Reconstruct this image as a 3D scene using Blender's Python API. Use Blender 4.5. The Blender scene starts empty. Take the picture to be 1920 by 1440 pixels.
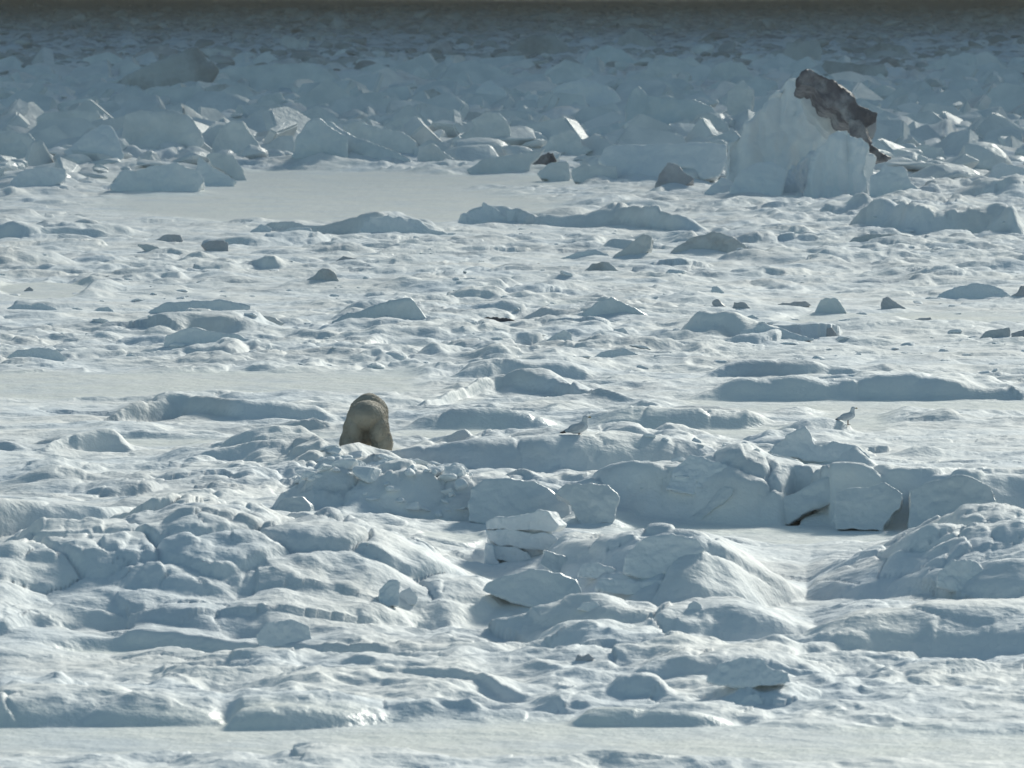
import bpy, bmesh, math, random
import numpy as np
from mathutils import Vector, Matrix
from math import sin, cos, tan, radians, pi

scene = bpy.context.scene
# ------------------------------------------------------------------ camera
CAM_H = 8.6
F = 13730.0                      # focal length in photo pixels (photo is 1920 wide)
PITCH = math.atan(735.0 / F)     # horizon lies just above the frame
cam_data = bpy.data.cameras.new("camera")
cam = bpy.data.objects.new("camera", cam_data)
scene.collection.objects.link(cam)
cam.location = (0, 0, CAM_H)
cam.rotation_euler = (pi / 2 - PITCH, 0, 0)
cam_data.sensor_width = 36
cam_data.lens = 36 * F / 1920
cam_data.clip_start = 1
cam_data.clip_end = 80000
cam_data.dof.use_dof = True
cam_data.dof.focus_distance = 150
cam_data.dof.aperture_fstop = 5.0
scene.camera = cam
scene.render.resolution_x = 1024
scene.render.resolution_y = 768

# ------------------------------------------------------------------ light
SUN_EL, SUN_AZ = radians(24), radians(24)      # azimuth measured from +Y (view) towards +X
world = bpy.data.worlds.new("World")
scene.world = world
world.use_nodes = True
wn = world.node_tree
sky = wn.nodes.new("ShaderNodeTexSky")
sky.sky_type = 'NISHITA'
sky.sun_disc = False
sky.sun_elevation = SUN_EL
sky.sun_rotation = SUN_AZ
sky.altitude = 0
sky.air_density = 1.0
sky.dust_density = 1.2
sky.ozone_density = 1.2
tint = wn.nodes.new("ShaderNodeMix"); tint.data_type = 'RGBA'; tint.blend_type = 'MULTIPLY'
tint.inputs[0].default_value = 1.0; tint.inputs[7].default_value = (0.86, 1.04, 0.96, 1)
wn.links.new(sky.outputs[0], tint.inputs[6])
wn.links.new(tint.outputs[2], wn.nodes["Background"].inputs[0])
wn.nodes["Background"].inputs[1].default_value = 0.078
sd = bpy.data.lights.new("sun", 'SUN')
sd.energy = 3.3
sd.angle = radians(8)
sd.color = (0.98, 0.96, 0.86)
sun = bpy.data.objects.new("sun", sd)
scene.collection.objects.link(sun)
SUN_DIR = Vector((sin(SUN_AZ) * cos(SUN_EL), cos(SUN_AZ) * cos(SUN_EL), sin(SUN_EL)))
sun.rotation_euler = SUN_DIR.to_track_quat('Z', 'Y').to_euler()
sun.location = (0, 0, 60)
scene.view_settings.view_transform = 'Standard'
scene.view_settings.look = 'None'
scene.view_settings.gamma = 1
scene.view_settings.use_curve_mapping = False
scene.view_settings.exposure = 0.37

rng = random.Random(7)
NR = np.random.RandomState(11)

# ------------------------------------------------------------------ helpers
def ray(px, py):
    u = (px - 960.0) / F
    v = (720.0 - py) / F
    return u, cos(PITCH) + v * sin(PITCH), -sin(PITCH) + v * cos(PITCH)

def gd(py):                      # ground distance seen at photo row py
    u, y, z = ray(960, py)
    return -CAM_H / z * y

def at(px, py, D):               # the point seen at (px, py) when it stands D metres away
    u, y, z = ray(px, py)
    t = D / y
    return u * t, D, CAM_H + z * t

def tag(o, label=None, cat=None, group=None, kind=None):
    if label: o["label"] = label
    if cat: o["category"] = cat
    if group: o["group"] = group
    if kind: o["kind"] = kind
    return o

def link(name, me, mat=None, parent=None, smooth=True):
    o = bpy.data.objects.new(name, me)
    scene.collection.objects.link(o)
    if mat is not None:
        me.materials.clear(); me.materials.append(mat)
    if parent is not None: o.parent = parent
    if len(me.polygons):
        me.polygons.foreach_set("use_smooth", np.full(len(me.polygons), smooth))
    return o

def mesh_np(name, V, Q):
    me = bpy.data.meshes.new(name)
    V = np.asarray(V, dtype=np.float32); Q = np.asarray(Q, dtype=np.int32)
    n = Q.shape[1]
    me.vertices.add(len(V)); me.vertices.foreach_set("co", V.ravel())
    me.loops.add(Q.size); me.loops.foreach_set("vertex_index", Q.ravel())
    me.polygons.add(len(Q))
    me.polygons.foreach_set("loop_start", np.arange(0, Q.size, n, dtype=np.int32))
    me.polygons.foreach_set("loop_total", np.full(len(Q), n, dtype=np.int32))
    me.update(calc_edges=True); me.validate()
    return me

# ---- numpy noise
def _h(ix, iy, iz, s):
    n = (ix.astype(np.int64) * 374761393 + iy.astype(np.int64) * 668265263 + iz.astype(np.int64) * 2147483647 // 7 + s * 1274126177) & 0xffffffff
    n = ((n ^ (n >> 13)) * 1274126177) & 0xffffffff
    n = (n ^ (n >> 16)) & 0xffffffff
    n = (n * 2246822519) & 0xffffffff
    n = n ^ (n >> 15)
    return (n & 0xffffff) / float(0xffffff)

def vn2(x, y, s=0):              # value noise in 2-D, about -1..1
    ix = np.floor(x); iy = np.floor(y); fx = x - ix; fy = y - iy
    fx = fx * fx * fx * (fx * (fx * 6 - 15) + 10); fy = fy * fy * fy * (fy * (fy * 6 - 15) + 10)
    ix = ix.astype(np.int64); iy = iy.astype(np.int64); z = np.zeros_like(ix)
    a = _h(ix, iy, z, s); b = _h(ix + 1, iy, z, s); c = _h(ix, iy + 1, z, s); d = _h(ix + 1, iy + 1, z, s)
    return 2 * ((a + (b - a) * fx) * (1 - fy) + (c + (d - c) * fx) * fy) - 1

def vn3(p, s=0):
    i = np.floor(p); f = p - i; f = f * f * (3 - 2 * f); i = i.astype(np.int64)
    r = 0
    for dx in (0, 1):
        for dy in (0, 1):
            for dz in (0, 1):
                w = (f[:, 0] if dx else 1 - f[:, 0]) * (f[:, 1] if dy else 1 - f[:, 1]) * (f[:, 2] if dz else 1 - f[:, 2])
                r = r + w * _h(i[:, 0] + dx, i[:, 1] + dy, i[:, 2] + dz, s)
    return 2 * r - 1

def fbm2(x, y, o=4, s=0, g=0.5):
    a = 1.0; r = 0; t = 0
    for k in range(o):
        c, sn = cos(k * 1.1), sin(k * 1.1)
        r = r + a * vn2((x * c - y * sn) * 2.03 ** k + 17.3 * k, (x * sn + y * c) * 2.03 ** k - 9.1 * k, s + k); t += a; a *= g
    return r / t

def fbm3(p, o=4, s=0, g=0.5):
    a = 1.0; r = 0; t = 0
    for k in range(o):
        r = r + a * vn3(p * 2.03 ** k + 13.7 * k, s + k); t += a; a *= g
    return r / t

def cells2(x, y, s=0):           # distance to nearest and second nearest feature point, id of nearest
    ix = np.floor(x).astype(np.int64); iy = np.floor(y).astype(np.int64)
    d1 = np.full(x.shape, 9.0); d2 = np.full(x.shape, 9.0); cid = np.zeros(x.shape)
    z = np.zeros_like(ix)
    for dx in (-1, 0, 1):
        for dy in (-1, 0, 1):
            jx = ix + dx; jy = iy + dy
            ax = jx + 0.1 + 0.8 * _h(jx, jy, z, s); ay = jy + 0.1 + 0.8 * _h(jx, jy, z, s + 5)
            d = np.hypot(x - ax, y - ay); h = _h(jx, jy, z, s + 9)
            n = d < d1
            d2 = np.where(n, d1, np.minimum(d2, d)); cid = np.where(n, h, cid); d1 = np.where(n, d, d1)
    return d1, d2, cid

def sstep(a, b, x):
    t = np.clip((x - a) / (b - a), 0, 1)
    return t * t * (3 - 2 * t)
# ------------------------------------------------------------------ materials
def new_mat(name):
    m = bpy.data.materials.new(name); m.use_nodes = True
    nt = m.node_tree; b = nt.nodes["Principled BSDF"]
    return m, nt, b

def N(nt, t, **k):
    n = nt.nodes.new(t)
    for a, v in k.items(): setattr(n, a, v)
    return n

def noise_ramp(nt, scale, c0, c1, p0=0.4, p1=0.6, detail=5, vec=None, rough=0.55):
    t = N(nt, "ShaderNodeTexNoise"); t.inputs["Scale"].default_value = scale
    t.inputs["Detail"].default_value = detail; t.inputs["Roughness"].default_value = rough
    if vec is not None: nt.links.new(vec, t.inputs["Vector"])
    r = N(nt, "ShaderNodeValToRGB")
    r.color_ramp.elements[0].position = p0; r.color_ramp.elements[1].position = p1
    r.color_ramp.elements[0].color = (*c0, 1); r.color_ramp.elements[1].color = (*c1, 1)
    nt.links.new(t.outputs["Fac"], r.inputs["Fac"])
    return r.outputs["Color"]

def mixc(nt, fac, a, b, mode='MIX'):
    m = N(nt, "ShaderNodeMix", data_type='RGBA', blend_type=mode)
    if isinstance(fac, float): m.inputs[0].default_value = fac
    else: nt.links.new(fac, m.inputs[0])
    for s, v in ((6, a), (7, b)):
        if isinstance(v, tuple): m.inputs[s].default_value = (*v, 1)
        else: nt.links.new(v, m.inputs[s])
    return m.outputs[2]

def bumped(nt, b, layers, vec=None):
    prev = None
    for scale, dist, det in layers:
        t = N(nt, "ShaderNodeTexNoise"); t.inputs["Scale"].default_value = scale; t.inputs["Detail"].default_value = det
        if vec is not None: nt.links.new(vec, t.inputs["Vector"])
        u = N(nt, "ShaderNodeBump"); u.inputs["Distance"].default_value = dist; u.inputs["Strength"].default_value = 1
        nt.links.new(t.outputs["Fac"], u.inputs["Height"])
        if prev is not None: nt.links.new(prev, u.inputs["Normal"])
        prev = u.outputs["Normal"]
    nt.links.new(prev, b.inputs["Normal"])

def ice_mat(name, ca, cb, dirt=None, dirt_pos=(0.55, 0.7), scale=0.6, rough=0.6, spec=0.3, bump=((1.3, 0.10, 5), (7, 0.02, 4)), coords="Object"):
    m, nt, b = new_mat(name)
    g = N(nt, "ShaderNodeNewGeometry"); vec = g.outputs["Position"]
    col = noise_ramp(nt, scale, ca, cb, 0.35, 0.65, 6, vec)
    if dirt:
        f = noise_ramp(nt, scale * 1.7, (0, 0, 0), (1, 1, 1), dirt_pos[0], dirt_pos[1], 7, vec, 0.65)
        col = mixc(nt, f, col, dirt)
    nt.links.new(col, b.inputs["Base Color"])
    b.inputs["Roughness"].default_value = rough
    b.inputs["Specular IOR Level"].default_value = spec
    bumped(nt, b, bump, vec)
    return m

M = {}
M['ice'] = ice_mat("packed_ice", (0.60, 0.64, 0.66), (0.76, 0.78, 0.78), rough=0.5, spec=0.35)
M['blue'] = ice_mat("blue_ice", (0.54, 0.62, 0.66), (0.70, 0.74, 0.76), rough=0.4, spec=0.45)
M['snow'] = ice_mat("crusted_snow", (0.74, 0.78, 0.81), (0.83, 0.84, 0.84), rough=0.7, spec=0.2, bump=((3, 0.06, 5), (16, 0.012, 4)))
M['grey'] = ice_mat("grey_ice", (0.50, 0.52, 0.53), (0.66, 0.67, 0.67), dirt=(0.34, 0.32, 0.31), dirt_pos=(0.5, 0.75))
M['far'] = ice_mat("old_grey_ice", (0.30, 0.32, 0.33), (0.54, 0.56, 0.56), dirt=(0.22, 0.22, 0.22), dirt_pos=(0.5, 0.7), scale=0.15)
M['dirty'] = ice_mat("sediment_ice", (0.045, 0.045, 0.06), (0.11, 0.108, 0.135), dirt=(0.38, 0.38, 0.39), dirt_pos=(0.47, 0.72), scale=0.5)
M['mauve'] = ice_mat("silty_ice", (0.38, 0.37, 0.39), (0.56, 0.55, 0.56), dirt=(0.5, 0.5, 0.5), dirt_pos=(0.6, 0.75), scale=0.9)

def terrain_mat():
    m, nt, b = new_mat("snow_covered_sea_ice")
    g = N(nt, "ShaderNodeNewGeometry"); vec = g.outputs["Position"]
    col = noise_ramp(nt, 0.35, (0.70, 0.75, 0.79), (0.84, 0.84, 0.82), 0.35, 0.6, 7, vec)
    # scattered silty patches, denser far out
    at_ = N(nt, "ShaderNodeAttribute", attribute_name="silt")
    f = noise_ramp(nt, 0.22, (0, 0, 0), (1, 1, 1), 0.48, 0.62, 8, vec, 0.65)
    mm = N(nt, "ShaderNodeMath", operation='MULTIPLY'); nt.links.new(f, mm.inputs[0]); nt.links.new(at_.outputs["Fac"], mm.inputs[1])
    col = mixc(nt, mm.outputs[0], col, (0.30, 0.30, 0.31))
    ye = N(nt, "ShaderNodeAttribute", attribute_name="stain")
    col = mixc(nt, ye.outputs["Fac"], col, (0.72, 0.62, 0.22))
    sl = N(nt, "ShaderNodeAttribute", attribute_name="slick")
    sm = N(nt, "ShaderNodeMath", operation='MULTIPLY'); nt.links.new(sl.outputs["Fac"], sm.inputs[0]); nt.links.new(noise_ramp(nt, .5, (.15, .15, .15), (.8, .8, .8), .38, .62, 6, vec), sm.inputs[1])
    col = mixc(nt, sm.outputs[0], col, (0.86, 0.865, 0.81))
    nt.links.new(col, b.inputs["Base Color"])
    mr = N(nt, "ShaderNodeMapRange"); mr.inputs[3].default_value = 0.75; mr.inputs[4].default_value = 0.42
    nt.links.new(sl.outputs["Fac"], mr.inputs[0]); nt.links.new(mr.outputs[0], b.inputs["Roughness"])
    b.inputs["Specular IOR Level"].default_value = 0.3
    bumped(nt, b, ((2.2, 0.07, 5), (12, 0.014, 4)), vec)
    return m
M['terrain'] = terrain_mat()

def simple(name, c, rough=0.8, c2=None, scale=6, bump=None):
    m, nt, b = new_mat(name)
    if c2 is not None:
        tc = N(nt, "ShaderNodeTexCoord")
        nt.links.new(noise_ramp(nt, scale, c, c2, 0.35, 0.65, 5, tc.outputs["Object"]), b.inputs["Base Color"])
        if bump: bumped(nt, b, bump, tc.outputs["Object"])
    else:
        b.inputs["Base Color"].default_value = (*c, 1)
    b.inputs["Roughness"].default_value = rough
    b.inputs["Specular IOR Level"].default_value = 0.25
    return m
M['fur'] = simple("bear_fur", (0.34, 0.30, 0.245), 0.85, (0.44, 0.395, 0.33), 2.5, ((14, 0.02, 4),))
M['nose'] = simple("black_skin", (0.02, 0.02, 0.02), 0.4)
M['gull_white'] = simple("white_plumage", (0.55, 0.58, 0.62), 0.8, (0.66, 0.68, 0.7), 20)
M['gull_grey'] = simple("grey_plumage", (0.40, 0.44, 0.50), 0.8, (0.48, 0.51, 0.55), 20)
M['gull_dark'] = simple("dark_wingtip", (0.03, 0.03, 0.035), 0.8)
M['gull_beak'] = simple("beak_horn", (0.22, 0.17, 0.06), 0.5)
M['gull_leg'] = simple("leg_skin", (0.20, 0.14, 0.13), 0.6)
M['shade_cloud'] = simple("shade_cloud_vapour", (0.85, 0.86, 0.88), 1.0)
# ------------------------------------------------------------------ where each block stands, traced in the photograph
FR = {'A': (0, 0, .36458), 'B': (600, 0, .36458), 'C': (1220, 50, .36458), 'D': (0, 380, .36458), 'E': (600, 380, .36458), 'F': (1220, 380, .36458),
      'G': (0, 780, .36458), 'H': (600, 780, .36458), 'I': (1220, 780, .36458), 'J': (0, 1040, .5), 'K': (960, 1040, .5), 'P': (0, 0, 1),
      'Q': (1300, 90, .21875), 'R': (480, 820, .21875), 'S': (1240, 820, .29167), 'U': (880, 940, .27083), 'V': (700, 0, .3125), 'W': (1640, 0, .29167)}
G1 = "ice blocks heaped in the pressure ridge"
G2 = "ice hummocks on the open pack"
G3 = "ice blocks in the near snow wall"
G4 = "old floes standing in the far rubble"
BL = [
 # --- left end of the ridge
 ('A','i','ice_floe',"broad upright slab with flat snowy top on the left rubble heap","620,690 640,590 720,562 900,575 980,600 1030,680 1045,745 1000,800 860,840 700,820 645,770",G1),
 ('A','i','ice_floe',"leaning triangular slab right of the broad flat topped slab","1090,750 1130,660 1180,625 1250,625 1290,690 1350,770 1385,855 1240,855 1160,850 1095,800",G1),
 ('A','i','ice_floe',"pointed tongue of ice sliding down onto the pan at the left heap's foot","1060,800 1075,788 1130,780 1200,795 1240,850 1275,930 1220,925 1150,880 1090,850",G1),
 ('A','i','ice_block',"small squat block squeezed between the leaning triangle and the largest cube","1350,760 1430,700 1510,690 1515,800 1480,830 1390,820",G1),
 ('A','b','ice_block',"large pale cube with smooth left face at the pan's back edge","1500,805 1530,700 1600,618 1640,610 1790,700 1792,800 1750,862 1640,872 1560,860",G1),
 ('B','b','ice_floe',"long slab sloping down to the right from the large pale cube","-30,618 60,625 150,690 300,745 470,812 478,868 260,868 130,868 -20,860",G1),
 ('A','f','ice_block',"big dark peaked hill of ice behind the left heap","590,500 600,420 660,385 740,340 850,300 950,255 1010,250 1060,310 1120,355 1090,400 1055,480 940,500 860,500 850,525 700,530",G1),
 ('A','i','ice_floe',"long whale backed slab right of the dark peaked hill","1060,420 1075,385 1150,352 1250,330 1400,315 1560,315 1680,345 1740,390 1762,440 1700,490 1500,510 1300,500 1150,470",G1),
 ('A','g','ice_floe',"flat slab with bright dusty top just behind the dark peaked hill","1010,250 1100,240 1200,265 1265,300 1240,335 1140,335 1080,300",G1),
 ('A','m','silty_ice_lump',"dark silty mound farthest left beyond the ridge","400,335 450,300 520,262 580,245 640,290 740,330 700,352 560,356 420,350",G4),
 ('A','m','silty_ice_lump',"low dark brown peak touching the left shoulder of the peaked hill","690,280 760,240 860,230 915,255 880,305 760,315",G4),
 ('A','g','ice_block',"small dark box of ice standing alone beyond the whale backed slab","1442,205 1470,180 1540,200 1592,215 1585,250 1550,272 1450,268",G4),
 ('A','i','ice_floe',"dim tilted slab left of the rounded snow heap","170,680 180,600 220,572 380,560 500,565 520,605 440,650 400,700 340,740 210,745",G1),
 ('A','i','ice_block',"dim block cut by the left frame edge below the ridge","-60,700 0,680 60,670 150,690 190,740 205,800 140,840 -60,850",G1),
 ('A','s','ice_heap',"rounded snow heap in front of the dim tilted slab","320,780 380,730 430,690 520,632 580,650 620,730 640,800 600,860 500,870 380,860",G1),
 ('A','g','ice_floe',"low pinkish slab lying under the dark peaked hill's right foot","1050,450 1150,430 1300,470 1340,490 1290,540 1170,605 1110,565 1060,520",G1),
 ('A','i','ice_block',"wedge block in the second row above the small squat block","1240,580 1350,490 1440,472 1465,520 1430,600 1390,645 1290,620",G1),
 ('A','i','ice_block',"craggy block with bright crest behind the large pale cube","1430,575 1500,500 1590,478 1660,500 1760,535 1710,600 1600,615 1490,610",G1),
 ('A','l','ice_lump',"small knobbly lump just left of the large pale cube","1425,645 1480,602 1540,600 1585,640 1520,690 1440,690",G1),
 ('A','i','ice_block',"even grey block under the right tip of the whale backed slab","1640,450 1760,420 1860,425 1905,470 1870,535 1760,535 1670,510",G1),
 ('A','i','ice_block',"small faint block upper left of the broad flat topped slab","560,500 590,430 640,400 700,430 740,470 700,520 600,530",G1),
 ('A','i','ice_floe',"rough slab below the dark hill with a ragged right edge","680,520 760,450 850,455 860,500 840,560 700,570",G1),
 ('A','l','ice_heap',"snowy rubble hump under the broad flat topped slab","560,960 620,880 760,850 900,830 1010,860 1060,920 1000,990 800,1010 640,1000",G1),
 ('A','l','ice_heap',"crumbly snow spill running from the slab down toward the pan","1000,880 1020,800 1090,850 1180,900 1220,935 1150,960 1050,960",G1),
 ('A','l','ice_heap',"dim rounded hump at far left under the cut off block","20,960 100,880 220,860 340,870 330,930 240,975 100,985",G1),
 # --- middle of the ridge
 ('B','i','ice_block',"sharp cornered block behind the long sloping slab","330,640 400,602 500,590 527,625 545,680 595,745 500,760 400,720",G1),
 ('B','i','ice_floe',"rough edged slab lying parallel behind the long sloping slab","110,645 200,620 300,650 430,680 500,740 520,805 480,835 380,800 240,760 150,710",G1),
 ('B','i','ice_block',"flat wedge at the right end of the long sloping slab","500,750 580,735 640,780 695,825 660,855 540,860 500,830",G1),
 ('B','i','ice_block',"big rounded triangle of ice with bright right rim in mid ridge","640,765 700,700 790,650 782,610 850,565 920,580 970,640 988,720 955,800 800,820 700,810",G1),
 ('B','i','ice_floe',"narrow slab leaning on the rounded triangle's right side","960,640 1050,705 1010,780 950,800",G1),
 ('B','l','ice_lump',"smooth round knob of ice right of the rounded triangle","1055,700 1068,640 1100,615 1140,620 1165,660 1130,720",G1),
 ('B','b','ice_floe',"long sunlit topped slab lying level below the great square block","1335,700 1400,662 1620,610 1690,615 1728,670 1705,735 1500,748 1400,745",G1),
 ('B','i','ice_block',"angular block left of the long sunlit topped slab","1120,800 1180,702 1290,665 1330,690 1345,740 1410,770 1290,830 1160,830",G1),
 ('B','i','ice_floe',"long low slab along the pan edge in mid ridge","750,870 840,820 1000,790 1100,775 1165,760 1085,845 1070,892 1030,898 800,895",G1),
 ('B','d','dirty_floe',"small dark dirty plate tilted up at the pan's edge","1065,850 1110,812 1170,778 1200,785 1218,822 1120,880 1090,885",G1),
 ('B','i','ice_block',"small white cube just right of the dark tilted plate","1110,890 1190,832 1275,828 1292,920 1230,935 1130,915",G1),
 ('B','i','ice_block',"flat topped loaf of ice at the pan edge right of the white cube","1288,870 1360,845 1530,850 1535,945 1480,965 1300,935",G1),
 ('P','b','ice_block',"great square block with sunlit top edge left of the snow cone","1176,262 1178,190 1183,168 1198,157 1220,175 1242,182 1300,186 1335,200 1355,222 1364,268 1280,272 1200,272",G1),
 ('C','i','ice_floe',"triangular slab leaning on the great square block's front","110,600 240,445 330,450 390,490 405,540 390,600 250,615",G1),
 ('P','s','ice_shelf',"level snow shelf overhanging a dark hollow before the cone","1150,345 1118,300 1130,276 1180,270 1260,268 1364,268 1366,300 1352,330 1320,338 1300,318 1262,312 1240,325 1222,352 1190,352",G1),
 ('C','m','dirty_block',"brown grey boulder inside the dark hollow under the snow shelf","10,850 40,760 85,695 150,710 180,750 230,780 140,845 60,858",G1),
 ('B','g','ice_lump',"dusky lump above the rough edged slab in mid ridge","430,510 520,465 585,455 645,495 610,545 560,565 470,550",G1),
 ('B','i','ice_spire',"sharp white edged fin standing in the middle of the ridge","420,445 480,360 520,328 550,360 585,435 520,455",G1),
 ('B','i','ice_block',"low grey gable of ice right of the sharp fin","700,430 740,380 840,330 900,333 1005,390 960,440 800,450",G1),
 ('B','i','ice_block',"broad grey shoulder of ice below the tallest central peak","1100,440 1160,360 1260,308 1340,330 1400,370 1380,430 1180,450",G1),
 ('B','b','ice_block',"tallest bluish peak at the back of the central ridge","1330,350 1390,260 1480,228 1560,255 1650,330 1600,400 1400,400",G1),
 ('B','f','ice_dome',"wide dark dome of old ice in the far field centre","940,305 965,262 1010,215 1100,180 1200,180 1270,230 1342,295 1200,318 980,318",G4),
 ('B','m','dark_boulder',"square dark boulder with light right edge in the far field","535,300 545,250 560,225 650,205 678,230 685,305 600,312",G4),
 ('B','f','ice_block',"dark wedge in the far field right of the wide dome","1525,260 1535,190 1600,140 1655,160 1725,220 1745,265 1620,275",G4),
 ('B','f','ice_block',"small grey wedge left of the square dark boulder","235,290 300,240 350,260 395,318 290,322",G4),
 ('B','i','ice_spire',"little pointed spire in front of the broad grey shoulder","1135,560 1150,500 1172,458 1205,490 1250,560 1240,620 1150,625",G1),
 ('B','i','ice_block',"flat triangular block above the long sunlit topped slab","1250,630 1340,560 1420,550 1452,580 1465,640 1330,660",G1),
 ('B','i','ice_block',"small block above the sharp cornered block in mid ridge","375,600 400,540 440,518 480,560 490,610 430,625",G1),
 ('B','l','ice_lump',"knotted upright lump with bright tip in the ridge centre","790,580 815,440 880,398 920,440 960,465 955,570 860,590",G1),
 ('B','l','ice_lump',"round lump between the knotted lump and the little spire","1030,575 1045,510 1070,486 1120,490 1138,560 1090,585",G1),
 ('B','l','ice_heap',"long lumpy snow heap left of the great square block","1180,470 1250,425 1350,410 1480,440 1560,520 1590,600 1480,620 1400,560 1250,520",G1),
 ('B','i','ice_block',"small faceted block under the dark far boulders","960,430 1050,360 1122,392 1100,450 1010,485",G1),
 ('B','i','ice_block',"wide block behind the great square block's top edge","1590,400 1700,332 1830,338 1905,380 1890,450 1700,460",G1),
 ('B','i','ice_block',"grey block above the sharp fin's left foot","280,400 340,350 420,370 450,420 400,450 310,440",G1),
 ('B','i','ice_floe',"rounded slab tip left of the grey gable, second row","560,440 640,390 730,400 780,440 700,480 600,480",G1),
 ('B','g','ice_block',"dark low chunk just below the knotted lump","700,620 760,570 850,580 880,620 800,650",G1),
 ('B','i','ice_block',"pale boulder row left of the dark low chunk","560,600 600,560 680,550 720,590 690,640 600,645",G1),
 # --- around the cone
 ('C','i','ice_block',"grey block upper left of the bright topped cube","285,270 320,200 400,170 465,182 535,262 480,310 340,320",G1),
 ('C','i','ice_block',"upright cube whose right top corner glows in the sun","400,330 470,268 535,340 522,420 505,500 460,575 395,560 395,400",G1),
 ('C','f','ice_block',"squarish pale block peeping above the snow cone's left shoulder","655,240 700,80 860,62 885,120 872,210 800,225",G1),
 ('C','f','ice_floe',"dim slab behind the dark capped cone on the right","870,200 900,170 1000,180 1200,200 1215,240 1105,298 960,298",G1),
 ('C','f','ice_block',"dull block far behind the ridge right of the cone","1080,120 1180,80 1300,100 1340,150 1250,180 1120,170",G4),
 ('C','s','ice_heap',"folded snow apron at the left foot of the cone","390,880 430,780 520,705 620,690 710,745 660,885 500,905",G1),
 ('C','s','ice_heap',"rounded snow bulge left of the folded apron","250,880 300,820 370,770 430,800 450,880 350,900",G1),
 ('C','l','ice_heap',"lumpy rubble heap against the right side of the white fang","1120,900 1130,780 1200,712 1300,720 1340,800 1410,850 1390,905 1250,915",G1),
 ('C','i','ice_block',"low dim block right of the lumpy rubble heap","1330,640 1400,600 1500,620 1530,680 1450,710 1350,700",G1),
 ('C','l','ice_lump',"round dim lump below the cone on the right, nearest the open pack","1180,975 1200,920 1260,900 1320,940 1330,990 1250,1010",G2),
 ('W','l','ice_heap',"dim hump at the right edge of the ridge zone","720,1180 760,1060 820,1040 960,1080 1000,1180 860,1200",G1),
 ('W','l','ice_block',"dim long block near the right frame edge behind the cone","470,900 540,820 680,800 760,850 740,905 600,920",G1),
 ('W','l','ice_lump',"small dim lump right of the dark cap beside a light streak","140,790 200,735 260,740 300,790 220,815",G1),
 # --- open pack
 ('D','m','silty_ice_lump',"dark overhanging lump on the left pack above a bright patch","1020,215 1080,190 1140,192 1178,205 1178,262 1120,270 1060,245",G2),
 ('D','m','silty_ice_lump',"small dark flat mound left of the overhanging lump","785,195 850,162 930,165 942,198 870,210",G2),
 ('D','m','silty_cone',"little dark cone on the left pack","512,418 520,385 560,372 605,420",G2),
 ('D','m','silty_cone',"tiny dark knob nearest the left frame edge","118,455 150,430 172,445 168,465",G2),
 ('D','g','ice_hummock',"brownish twin peaked hummock in the left centre","1495,435 1600,380 1660,335 1722,360 1742,410 1775,445 1650,450",G2),
 ('D','s','ice_hummock',"long low drift with dark underside left of the arch","725,580 780,545 870,510 1000,500 1200,505 1300,530 1265,575 1100,595 960,595 860,590",G2),
 ('D','g','ice_arch',"dusky arched slab with a lit hollow beneath","1070,635 1140,590 1250,570 1400,590 1475,622 1390,668 1310,668 1285,645 1180,645",G2),
 ('D','l','ice_hummock',"lumpy hummock with scalloped front just below the arched slab","825,765 850,680 920,660 990,635 1060,650 1180,670 1305,705 1210,755 1100,775 960,760 900,772",G2),
 ('D','l','ice_hummock',"domed hummock near the left edge below the long drift","25,800 100,752 200,740 300,760 355,802 260,820 100,812",G2),
 ('D','s','ice_hummock',"wide low dome touching the left frame edge","-20,575 80,522 200,515 300,552 270,580",G2),
 ('D','l','ice_lump',"small hump left of the long low drift","455,565 510,540 560,533 595,572",G2),
 ('D','s','ice_lump',"pointed hump at the left end of the back drift line","1278,150 1340,105 1402,132 1385,172 1290,168",G2),
 ('D','s','ice_hummock',"rounded hump beside the pointed one in the back drift line","1378,205 1420,150 1500,125 1600,130 1630,205",G2),
 ('E','s','ice_hummock',"broadest hump of the back drift line behind the animal","190,150 250,75 350,70 500,80 560,130 710,155 600,190 300,190",G2),
 ('E','l','ice_hummock',"hummock with a sharp horn on top against the bright pan","690,115 730,62 820,32 840,0 890,22 960,70 1005,118 850,125",G2),
 ('E','l','ice_lump',"curled lump right of the horned hummock","958,125 962,40 1000,30 1060,70 1085,125",G2),
 ('E','l','ice_lump',"small tooth of snow third along right of the horned hummock","1110,85 1125,55 1160,55 1195,90",G2),
 ('E','b','ice_hummock',"large blue white pyramid above and right of the animal","50,615 130,572 250,540 330,510 462,485 490,510 530,560 570,605 740,630 640,645 540,650 360,650 120,648",G2),
 ('E','s','ice_lump',"smooth oval boulder at the foot of the blue white pyramid","195,655 230,612 290,600 355,656",G2),
 ('E','d','dirty_floe',"dark purple slab lying flat between two white pyramids","835,605 900,580 980,600 1085,642 1040,655 930,655",G2),
 ('E','i','ice_block',"small slanted block touching the little white pyramid","680,715 700,640 760,620 805,620 770,710",G2),
 ('E','i','ice_hummock',"little white pyramid in front of the purple slab","750,712 840,608 900,650 990,712",G2),
 ('E','b','ice_hummock',"long backed blue hummock right of the purple slab","1305,615 1350,550 1420,510 1500,480 1572,510 1680,570 1810,600 1640,618",G2),
 ('E','g','ice_block',"dusky thick slab tipped on a snow ledge mid right","1355,350 1400,310 1480,300 1545,350 1535,385 1440,380",G2),
 ('E','d','dirty_floe',"tiny dark flake on the pack left of the dusky tipped slab","1085,340 1120,308 1185,330 1130,348",G2),
 ('E','g','ice_floe',"slab leaning steeply up to the right on the upper pack","1485,298 1600,200 1660,158 1712,168 1702,235 1640,295 1560,310",G2),
 ('E','l','ice_lump',"small crested lump right of the little white pyramid","1085,755 1200,680 1250,648 1292,668 1312,725 1180,765",G2),
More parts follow.
